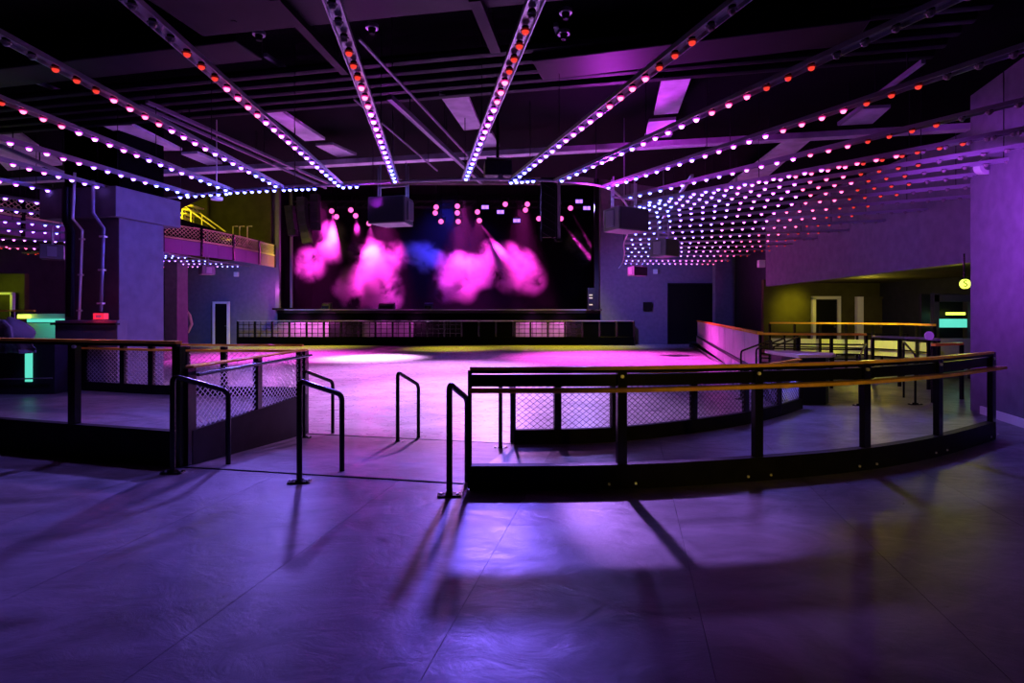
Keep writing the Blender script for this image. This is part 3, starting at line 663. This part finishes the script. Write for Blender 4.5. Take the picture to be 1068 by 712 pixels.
for i,(x,y,b) in enumerate(lamps):
    p = at(x,y,Yt-.3); LP[(x,y)] = p; t = thing('beam_lamp', '%s round pink stage lamp from the left end of the truss' % lamp_word(i), 'stage lamp', p, 'pink lamps above the stage')
    hd = MB().cyl(p+Vector((0,.16,.03)),.18,.34,12,axis='Y').build('head', M['tube'], t); MB().cyl(p-Vector((0,.02,0)),.15,.03,14,axis='Y').build('lens', M['beamm'], hd)
    y_ = MB(); 
    for s in (-1,1): y_.beam(p+Vector((s*.22,.15,0)),p+Vector((s*.22,.15,.35)),.03)
    y_.beam(p+Vector((-.22,.15,.35)),p+Vector((.22,.15,.35)),.03); y_.beam(p+Vector((0,.15,.35)),(p.x,p.y+.15,9.6),.03); y_.build('yoke', M['tube'], t)
for i,(x,y) in enumerate([(506,216),(522,221),(539,230),(604,210),(612,217)]):
    p = at(x,y,Yt-.3); t = thing('wash_lamp', '%s square violet wash lamp from the left over the stage' % ORD[i], 'stage lamp', p, 'violet wash lamps above the stage')
    hd = MB().box(p+Vector((0,.12,0)),(.48,.24,.34)).build('case', M['tube'], t); MB().box(p-Vector((0,.02,.0)),(.40,.03,.20)).build('lens', M['washm'], hd)
    MB().beam(p+Vector((0,.12,.17)),(p.x,p.y+.15,9.6),.03).build('yoke', M['tube'], t)
    MB().box(p-Vector((0,.045,0)),(.02,.03,.24)).build('lens_bar', M['tube'], hd)
    spot(p-Vector((0,.2,0)), (p.x*.3,6,.5), 500, (.30,.22,1.0), 80, 1, .2)
# haze lit by the lamps
HZ = M['haze'] = bpy.data.materials.new('stage haze'); HZ.use_nodes = True; n = HZ.node_tree.nodes; l = HZ.node_tree.links
n.remove(n['Principled BSDF']); out = n['Material Output']
vol = n.new('ShaderNodeVolumePrincipled'); vol.inputs['Color'].default_value = (1,.9,1,1); vol.inputs['Anisotropy'].default_value = .0
l.new(vol.outputs[0], out.inputs['Volume'])
g = n.new('ShaderNodeNewGeometry'); nz = n.new('ShaderNodeTexNoise'); nz.inputs['Scale'].default_value = .8; nz.inputs['Detail'].default_value = 6; nz.inputs['Roughness'].default_value = .6; nz.inputs['Distortion'].default_value = .4
l.new(g.outputs['Position'], nz.inputs['Vector'])
ramp = n.new('ShaderNodeMapRange'); ramp.inputs[1].default_value = .44; ramp.inputs[2].default_value = .56; ramp.inputs[3].default_value = 0; ramp.inputs[4].default_value = 1
l.new(nz.outputs['Fac'], ramp.inputs[0])
# soft smoke puffs (centre, radius) summed
puffs = [(348,243,.75,1.2),(347,259,.85,1.3),(322,276,.95,1.2),(308,281,.6,.7),(373,240,.4,.8),(379,263,.9,1),(392,276,1.2,1.4),(396,290,1.3,1.5),(375,295,1.1,1.1),(359,300,.7,.9),(372,310,.9,1),(396,305,1.3,1.5),(402,318,1.0,1.4),(414,268,.9,1.1),(430,264,.7,.8),(443,268,.9,1.2),(479,288,1.3,1.5),(468,300,.9,.9),(497,284,1.0,1.1),(508,284,.9,1),(515,266,.9,1.1),(526,275,1.2,1.4),(538,283,1.3,1.5),(552,290,1.0,1.1),(486,305,.7,.6),(600,252,.7,.6),(612,265,.7,.5),(455,270,.6,.6)]
acc = None
for x,y,r,dn in puffs:
    p = at(x,y,35.4); vm = n.new('ShaderNodeVectorMath'); vm.operation = 'DISTANCE'; vm.inputs[1].default_value = p
    l.new(g.outputs['Position'], vm.inputs[0]); mr = n.new('ShaderNodeMapRange'); mr.interpolation_type = 'SMOOTHSTEP'
    mr.inputs[1].default_value = r*.15; mr.inputs[2].default_value = r*1.35; mr.inputs[3].default_value = dn; mr.inputs[4].default_value = 0
    l.new(vm.outputs['Value'], mr.inputs[0])
    if acc is None: acc = mr.outputs[0]
    else:
        ad = n.new('ShaderNodeMath'); ad.operation = 'ADD'; l.new(acc, ad.inputs[0]); l.new(mr.outputs[0], ad.inputs[1]); acc = ad.outputs[0]
mu = n.new('ShaderNodeMath'); mu.operation = 'MULTIPLY'; l.new(acc, mu.inputs[0]); l.new(ramp.outputs[0], mu.inputs[1])
mu2 = n.new('ShaderNodeMath'); mu2.operation = 'MULTIPLY_ADD'; mu2.inputs[1].default_value = 1.3; mu2.inputs[2].default_value = .003
l.new(mu.outputs[0], mu2.inputs[0]); l.new(mu2.outputs[0], vol.inputs['Density'])
hz = MB().box(((sx0+sx1)/2, 35.6, (SZt+8.6)/2+.03),(sx1-sx0-.4, 3.4, 8.6-SZt-.06)).build('stage_haze', HZ); tag(hz,'pink smoke clouds drifting over the stage','smoke',kind='stuff')
HP = 2600; PW = 9
def beam_light(l0, tgt, pw, ang, col=(1.0,.04,.68)):
    a = at(*l0,Yt-.1); b = at(*tgt,35.6); spot(a+Vector((0,.22,-.1)), b, pw*PW, col, ang, .6, .05)
for a,b,pw,an in [((346,220),(346,262),HP*1.1,26),((351,226),(322,276),HP*.35,14),((371,225),(372,240),HP*.3,14),((385,233),(388,280),HP*.8,40),((455,216),(478,262),HP*.35,7),((477,222),(502,262),HP*.35,7),((478,231),(482,294),HP*.3,30),((500,230),(540,286),HP*1.3,15),((498,221),(500,285),HP*.3,44),((585,228),(618,272),HP*.5,6),((595,217),(620,262),HP*.35,6)]:
    beam_light(a,b,pw,an)
# added magenta floods without fixtures that fill the smoke
for px,pw,an in ((330,.9,50),(398,1.5,52),(482,1.4,50),(545,1.2,46)):
    a = at(px,0,33.6); a.y = 34.5; a.z = 8.3; spot(a, at(px,284,35.7), 11000*pw, (1.0,.04,.68), an, 1, .3)
spot((-4,34.6,8.3),(-4,37,5), 5000, (.05,.04,1.0), 110, 1, .5)  # added blue light for the faint blue haze

# barrier in front of the stage
YB = 31.7
x0, x1 = at(248,0,YB).x, at(661,0,YB).x
t = thing('stage_barrier', 'long low black barrier with a metal top rail in front of the stage', 'barrier', ((x0+x1)/2,YB,DR))
MB().box(((x0+x1)/2,YB,1.10),(x1-x0,.12,.05)).build('top_rail', M['strip'], t)
MB().box(((x0+x1)/2,YB,(DR+.22)/2),(x1-x0,.14,.22-DR)).build('base_board', M['curtain'], t)
nb = 23; bw = (x1-x0)/nb
for i in range(nb+1): MB().box((x0+bw*i,YB,.42),(.10,.10,1.34)).build('post', M['tube'], t)
for i in range(nb):
    if 13 <= i < 16 or i >= 20: MB().box((x0+bw*(i+.5),YB+.02,.65),(bw-.12,.03,.84)).build('infill_panel', M['curtain'], t)
    else:
        g_ = MB()
        for z in (.42,.66,.88): g_.box((x0+bw*(i+.5),YB,z),(bw-.1,.03,.03))
        for f in (.33,.66): g_.box((x0+bw*(i+f),YB,.65),(.03,.03,.84))
        g_.build('grid_panel', M['tube'], t)
MB().box((x1+.0,YB+.6,.4),(.12,1.2,1.4)).build('end_panel', M['black'], t)
for x,pw in ((at(305,0,YB).x,330),(at(335,0,YB).x,330),(at(395,0,YB).x,60),(at(430,0,YB).x,90),(at(556,0,YB).x,170),(at(588,0,YB).x,170)): spot((x,YB+.35,1.35),(x,33,.5),pw,MAGENTA,120,1,.1)  # added magenta spots that light the grey skirt panels

# ---------------------------------------------------------------- rink boards on the right
A, B = Vector((9.70,30.0,0)), Vector((5.22,12.1,0))
t = thing('rink_boards', 'pink lit low board wall with a wooden rail along the right of the rink', 'rink boards', (9.7,30,DR))
nb = 9
for i in range(nb):
    a, b = A.lerp(B,i/nb+.002), A.lerp(B,(i+1)/nb-.002)
    MB().beam((a.x,a.y,.72),(b.x,b.y,.72),.05,.72).build('upper_panel', M['board'], t)
    MB().beam((a.x-.05,a.y,.02),(b.x-.05,b.y,.02),.06,.52).build('kick_panel', M['board'], t)
MB().beam((A.x,A.y,1.12),(B.x,B.y,1.12),.12,.06).build('top_rail', M['wood'], t)
MB().beam((A.x-.04,A.y,.32),(B.x-.04,B.y,.32),.08,.07).build('ledge', M['black'], t)
spot((1.5,17,8),(6.6,17.5,.4),1600,MAGENTA,45,1,.3)
# far right walkway rails
def rail_run(lab, pts, ztop, zf, m=M['wood'], slats=0, name='guard_rail', every=1.0, r=.05, mids=()):
    P = [Vector(p) for p in pts]; t = thing(name, lab, 'railing', (P[0].x,P[0].y,zf))
    MB().sweep([(p.x,p.y,0) for p in P], .07, ztop-.045, ztop).build('top_rail', m, t)
    for a,b in zip(P[:-1],P[1:]):
        L = (b-a).length; k = max(1,round(L/every))
        for i in range(k+(1 if b is P[-1] else 0)):
            p = a.lerp(b,i/k); MB().box((p.x,p.y,(zf+ztop-.045)/2),(r,r,ztop-.045-zf)).build('post', M['tube'], t)
    for z in mids: MB().sweep([(p.x,p.y,0) for p in P], .03, z-.015, z+.015).build('mid_rail', M['tube'], t)
    return t
def gp(px,py,z): p = onz(px,py,z); return (p.x,p.y,0)
rail_run('wooden topped railing with many slats behind the pink boards', [(5.22,12.1,0),(5.9,11.9,0),(7.2,11.7,0)], 1.13, 0, every=.62, mids=(.2,.3,.4,.5,.6,.7,.8,.9))
rail_run('farther wooden railing in front of the yellow lit recess', [(6.9,15.4,0),(8.6,14.8,0),(9.4,13.9,0),(9.4,12.8,0)], 1.30, 0, every=.7, mids=(.65,))
o_ = MB().sweep([(6.95,15.55,0),(8.65,14.95,0),(9.5,13.95,0),(9.5,12.8,0)],.06,.48,.86).build('kick_wall', M['cream']); tag(o_,'low yellow lit kick wall behind the farther wooden railing','low wall')
rail_run('pale tube railing on the ramp in front of the recess', [(7.9,12.6,0),(8.4,11.6,0),(8.3,11.2,0)], 1.05, 0, m=M['strip'], every=.5, mids=(.3,.6))
rail_run('low black railing by the two pale door frames', [(7.6,17.6,0),(9.6,17.2,0),(11.4,16.6,0)], .95, 0, m=M['black'], every=.6, mids=(.5,))
rail_run('pink lit wooden rail ending at the right wall', [(7.25,9.9,0),(8.05,10.3,0)], 1.02, 0, every=.8)
tag(MB().cyl(at(969,350,9.9),.075,.03,18,axis='Y').build('rail_end_cap', M['white']), 'round white disc at the end of the rail by the right wall', 'disc')
for i,(x,y) in enumerate(((4.1,10.3),(4.5,10.6),(4.95,10.9))):
    hoop(['nearest','second','third'][i]+' slim bent handrail behind the shelf, by the pink boards', (x,y), (x+1.0,y+1.0), 0, 0, .86+.02*i, 1.02+.02*i, r=.017, group='slim handrails by the pink boards')
hoop('black bent handrail left of the pale tube railing, far right', (5.8,9.6), (6.4,10.4), 0, 0, .82, 1.0, r=.018, group='slim handrails by the recess')
hoop('black bent handrail right of the pale tube railing, far right', (6.8,9.7), (7.15,10.5), 0, 0, .84, 1.02, r=.018, group='slim handrails by the recess')
# pink curved counter end
cb = MB(); pts = []
c0 = Vector((4.2,9.7,0))
arc = [(4.75,9.55),(5.35,9.60),(5.55,9.85),(5.35,10.2),(5.0,10.55),(4.7,10.7),(4.65,10.1)]
t = thing('curved_counter', 'small pale pink counter with a pointed curved top behind the wooden shelf', 'counter', (5,10,0))
MB().prism(arc,.80,.86).build('counter_top', M['pinkw'], t, bevel=.01)
MB().prism([(5+(x-5)*.8,10+(y-10)*.8) for x,y in arc],0,.80).build('counter_base', M['black'], t)
# recess window with bar light, sign
p = at(994,330,13.5)
t = thing('bar_window', 'dark serving window with bright cyan and yellow lit shelves, far right', 'window', (p.x,13.5,0))
wz = lambda y: at(0,y,13.5).z
wx = lambda x: at(x,0,13.5).x
f = MB(); f.box((wx(975),13.5,1.0),(.12,.12,2.0)); f.box((wx(1014),13.5,1.0),(.12,.12,2.0)); f.box((wx(995),13.5,wz(311)),(1.0,.12,.16)); f.build('frame', M['wall'], t)
MB().box((wx(995),13.9,1.0),(1.0,.05,2.0)).build('back_board', M['black'], t)
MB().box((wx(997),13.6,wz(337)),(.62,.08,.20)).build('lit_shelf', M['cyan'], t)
MB().box((wx(1000),13.6,wz(327)),(.42,.06,.06)).build('lit_tube', M['exitg'], t)
MB().box((wx(995),13.45,wz(362)),(.95,.06,.42)).build('counter_front', M['wallv'], t)
point((wx(997),13.3,1.4), 2, (.2,.9,.7), .1)
p = at(1006.5,296,10.4); t = thing('round_sign', 'glowing yellow green round sign with a dark letter, at the edge of the right wall', 'sign', p)
MB().cyl(p,.085,.05,24,axis='Y').build('disc', M['exitg'], t)
MB().beam(p+Vector((0,.02,.07)),(p.x,p.y+.02,2.62),.02).build('rod', M['tube'], t)
cu = bpy.data.curves.new('letter','FONT'); cu.body = 'S'; cu.size = .17; cu.align_x = 'CENTER'; cu.align_y = 'CENTER'; cu.extrude = .004
tmp = bpy.data.objects.new('letter', cu); lme = bpy.data.meshes.new_from_object(tmp); bpy.data.objects.remove(tmp)
lo = bpy.data.objects.new('letter', lme); C.objects.link(lo); lo.parent = t; lo.location = (-.02,-.035,0); lo.rotation_euler = (math.pi/2,0,0); lme.materials.clear(); lme.materials.append(M['black'])
# yellow lighting of the recess
t = thing('recess_lamp', 'yellow tube lamp along the bulkhead over the recess', 'lamp', (9.05,12,2.55))
MB().beam((9.1,11.6,2.56),(9.3,15,2.56),.05).build('tube', M['ygl'], t)
spot((10.1,19.3,2.3),(10.1,20.7,1.75),150,YELLOW,62,1,.25)
spot((8.1,12.4,1.7),(8.9,14.4,.6),210,(1,.85,.03),95,1,.1); point((9.5,12.2,2.3),14,YELLOW,.15); point((10.8,17.5,2.2),40,(1,.8,.1),.15)
point((4.2,9.0,.5),1.2,(.8,1,.05),.05)  # added point light, makes the yellow-green patch at the mesh fence end
point((7.3,8.9,.9),1.0,(.9,.9,.2),.05)

# ---------------------------------------------------------------- balcony, left
bz = 4.45
bl = [Vector(p) for p in [(-15.1,16.5,0),(-14.7,19,0),(-13.4,22,0),(-12.4,25.5,0),(-12.2,29.5,0)]]; bs = smooth_path(bl,4)
t = thing('balcony', 'curved balcony with purple fascia and yellow lit deck behind the pillar', 'balcony', (-15,20,3.9))
MB().prism([(p.x,p.y) for p in bs]+[(-18.8,29.5),(-18.8,16.5)], bz-.08, bz).build('deck', M['olive'], t)
for a,b in zip(bs[:-1],bs[1:]): MB().beam((a.x,a.y,4.15),(a.lerp(b,.985).x,a.lerp(b,.985).y,4.15),.06,.55).build('fascia_panel', M['fascia'], t)
MB().sweep([tuple(p) for p in bs],.10,bz,bz+.06).build('deck_trim', M['lattice'], t)
MB().sweep([tuple(p) for p in bs],.05,bz+.52,bz+.57).build('top_rail', M['lattice'], t)
for i,p in enumerate(bs): 
    if i%2==0: MB().box((p.x+.05,p.y,4.45),(.08,.08,1.15)).build('post', M['tube'], t)
for a,b in zip(bl[:-1],bl[1:]): wire_panel(a,b,bz+.06,bz+.52,step=.16,w=.02,m=M['lattice'],parent=t)
point((-14.6,24.5,5.6),220,YELLOW,.3); point((-15.5,29,6.6),110,(1,.9,.03),.3); point((-13.6,27.5,5.0),70,YELLOW,.2)
point((-13.0,19,3.4),22,(.5,.1,1),.3); point((-11.0,23.5,3.3),35,(.5,.1,1),.3); point((-17.9,19.6,2.4),25,(.7,.9,.03),.2)
# stair on the balcony
t = thing('balcony_stair', 'small yellow lit metal stair with handrails on the balcony', 'stair', (-14.5,26,bz))
for k in range(6):
    p = at(186+3.5*k,236-4*k,26); MB().box((p.x,26,p.z),(.32,.9,.05)).build('tread', M['lattice'], t)
for dy in (-.45,.45):
    MB().tube([at(184,222,26)+Vector((0,dy,0)),at(187,206,26)+Vector((0,dy,0)),at(205,222,26)+Vector((0,dy,0)),at(230,240,26)+Vector((0,dy,0))],.03,6).build('handrail', M['lattice'], t)
    for x,y1,y2 in ((187,206,228),(196,214,234),(205,222,238)): MB().beam(at(x,y1,26)+Vector((0,dy,0)),at(x,y2,26)+Vector((0,dy,0)),.04).build('baluster', M['lattice'], t)
t = thing('balcony_gate', 'pair of pale tube frames standing at the balcony end', 'gate', at(245,247,27.5))
for x in (243,250,258): 
    MB().tube([at(x,255,27.5),at(x,236,27.5),at(x+5,236,27.5)],.03,6).build('frame_tube', M['lattice'], t)
tag(MB().cyl(at(255,264,28),.75,.6,18,r2=.35).build('covered_lamp', M['black'],smooth=True),'dark dome shaped cover at the end of the balcony','cover')
struct(MB().box((at(200,0,31).x,31.5,6.6),(1.2,.2,4.2)).build('wall_balcony_panel', M['olive']))
struct(MB().box(((at(211,0,32.6).x+at(283,0,32.6).x)/2,32.75,6.5),(3.8,.15,4.0)).build('wall_balcony_back', M['olive']))
# hose by the column
p = at(193,335,27); t = thing('hose', 'pink lit looped hose beside the column under the balcony', 'hose', at(191,350,27))
MB().tube([at(190,345,27),at(196,346,27),at(200,338,27),at(198,329,27),at(193,322,27)],.07,8).build('loop', M['pinkw'], t, smooth=True)
MB().box(at(190,343,27.1),(.3,.2,.5)).build('reel', M['cab'], t)

# ---------------------------------------------------------------- bar, desk and coat at the left
Yb = 12.5
def bxp(px0,px1,py0,py1,Y,dp,name,m,par,bev=0):
    a,b = at(px0,py0,Y), at(px1,py1,Y); return MB().box(((a.x+b.x)/2,Y+dp/2,(a.z+b.z)/2),(b.x-a.x,dp,a.z-b.z)).build(name,m,par,bevel=bev)
t = thing('bar_counter', 'bar counter with a cyan lit pale top at the far left', 'bar', at(45,370,Yb))
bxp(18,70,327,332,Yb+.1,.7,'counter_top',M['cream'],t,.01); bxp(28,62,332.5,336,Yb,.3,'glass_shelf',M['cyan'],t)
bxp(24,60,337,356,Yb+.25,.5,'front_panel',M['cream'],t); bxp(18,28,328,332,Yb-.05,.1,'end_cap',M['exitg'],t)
bxp(25,34,356,396,Yb+.2,.4,'leg',M['cream'],t); bxp(36,66,337,352,Yb+.8,.2,'back_shelf',M['duct'],t)
point(at(42,345,Yb-.25),4,(.1,.9,.7),.1)
rail_run('pink lit rail behind the bar, far left', [tuple(at(-10,0,14)*Vector((1,1,0))) if 0 else (at(-10,0,14).x,14,0),(at(36,0,14).x,14,0)], at(0,323,14).z, PZ, every=.7)
t = thing('sales_desk', 'dark desk with a sloping top in front of the pillar', 'desk', at(85,395,9.3))
a = at(52,0,9.2).x; b = at(118,0,9.2).x; zt = at(0,334,9.2).z
MB().box(((a+b)/2,9.42,(zt+PZ)/2),(b-a,.24,zt-PZ)).build('body', M['wallv'], t, bevel=.01)
MB().box(((a+b)/2,9.28,zt-.06),(b-a+.04,.1,.03)).build('front_lip', M['duct'], t)
for i,(x0_,x1_) in enumerate(((64,67),(68,71),(75,82),(83,90))): bxp(x0_,x1_,337,339,9.25,.03,'control_light',M['strip'],t)
t = thing('red_lamp_box', 'small glowing red sign box on top of the dark desk', 'sign', at(102,333,9.5))
bxp(97,108,326.5,333,9.45,.12,'case',M['red'],t,.005); bxp(100,105,328.5,331,9.43,.03,'symbol',M['white'],t)
point(at(102,330,9.2),1.5,(1,.03,.08),.03)
# coat over a chair back
def drape(lab):
    t = thing('coat', lab, 'coat', at(15,395,8.7)); Y = 8.72
    NX, NY = 22, 14; vs = []; fs = []
    for j in range(NY+1):
        for i in range(NX+1):
            u, v = i/NX, j/NY
            x = -8+44*u*(1+.05*math.sin(6*v)); top = 329+8*u+3*math.sin(9*u)+(12*(u-.7)**2*8 if u > .7 else 0)
            y = top+(368-top)*v; p = at(x,y,Y); fold = .05*math.sin(u*26+v*3)*v+.07*math.sin(u*9-2*v)
            p.y += fold-.16*math.sin(math.pi*min(1,v*1.2)); vs.append(p)
    for j in range(NY):
        for i in range(NX): k = j*(NX+1)+i; fs.append((k,k+1,k+NX+2,k+NX+1))
    o = MB().add(vs,fs).build('cloth', M['cloth'], t, smooth=True); s = o.modifiers.new('thick','SOLIDIFY'); s.thickness = .02
    MB().tube([at(-4,338,Y-.2),at(4,335,Y-.25),at(10,341,Y-.25),at(12,352,Y-.25)],.03,6).build('sleeve', M['cloth'], t, smooth=True)
drape('grey coat hung in folds over a low black cabinet at the left frame edge')
a = at(-40,0,8.9).x; b = at(60,0,8.9).x
t = thing('low_cabinet', 'low black cabinet with a thin foot rail under the grey coat, far left', 'cabinet', ((a+b)/2,9.0,PZ))
MB().box(((a+b)/2,9.0,.72),(b-a,.3,.84)).build('body', M['wall'], t, bevel=.01)
MB().tube([(a,8.8,.52),(b,8.8,.55)],.012,6).build('foot_rail', M['strip'], t)
bxp(26,33,362,398,8.82,.02,'leg_glow',M['cyan'],t)  # glowing strip stands in for cyan light on the bar leg
# black equipment on the right end of the stage opening
t = thing('equipment_rack', 'narrow black rack with small white lights at the right edge of the stage', 'rack', at(617,323,32.2))
bxp(613,620,300,323,32.2,.4,'case',M['black'],t)
for y in (307,310,317): bxp(614.5,618,y,y+1.2,32.1,.05,'indicator',M['white'],t)
o = bxp(671,680,315,324,32.7,.1,'wall_box',M['black'],None); tag(o,'small black square box on the back wall between stage and double door','box')
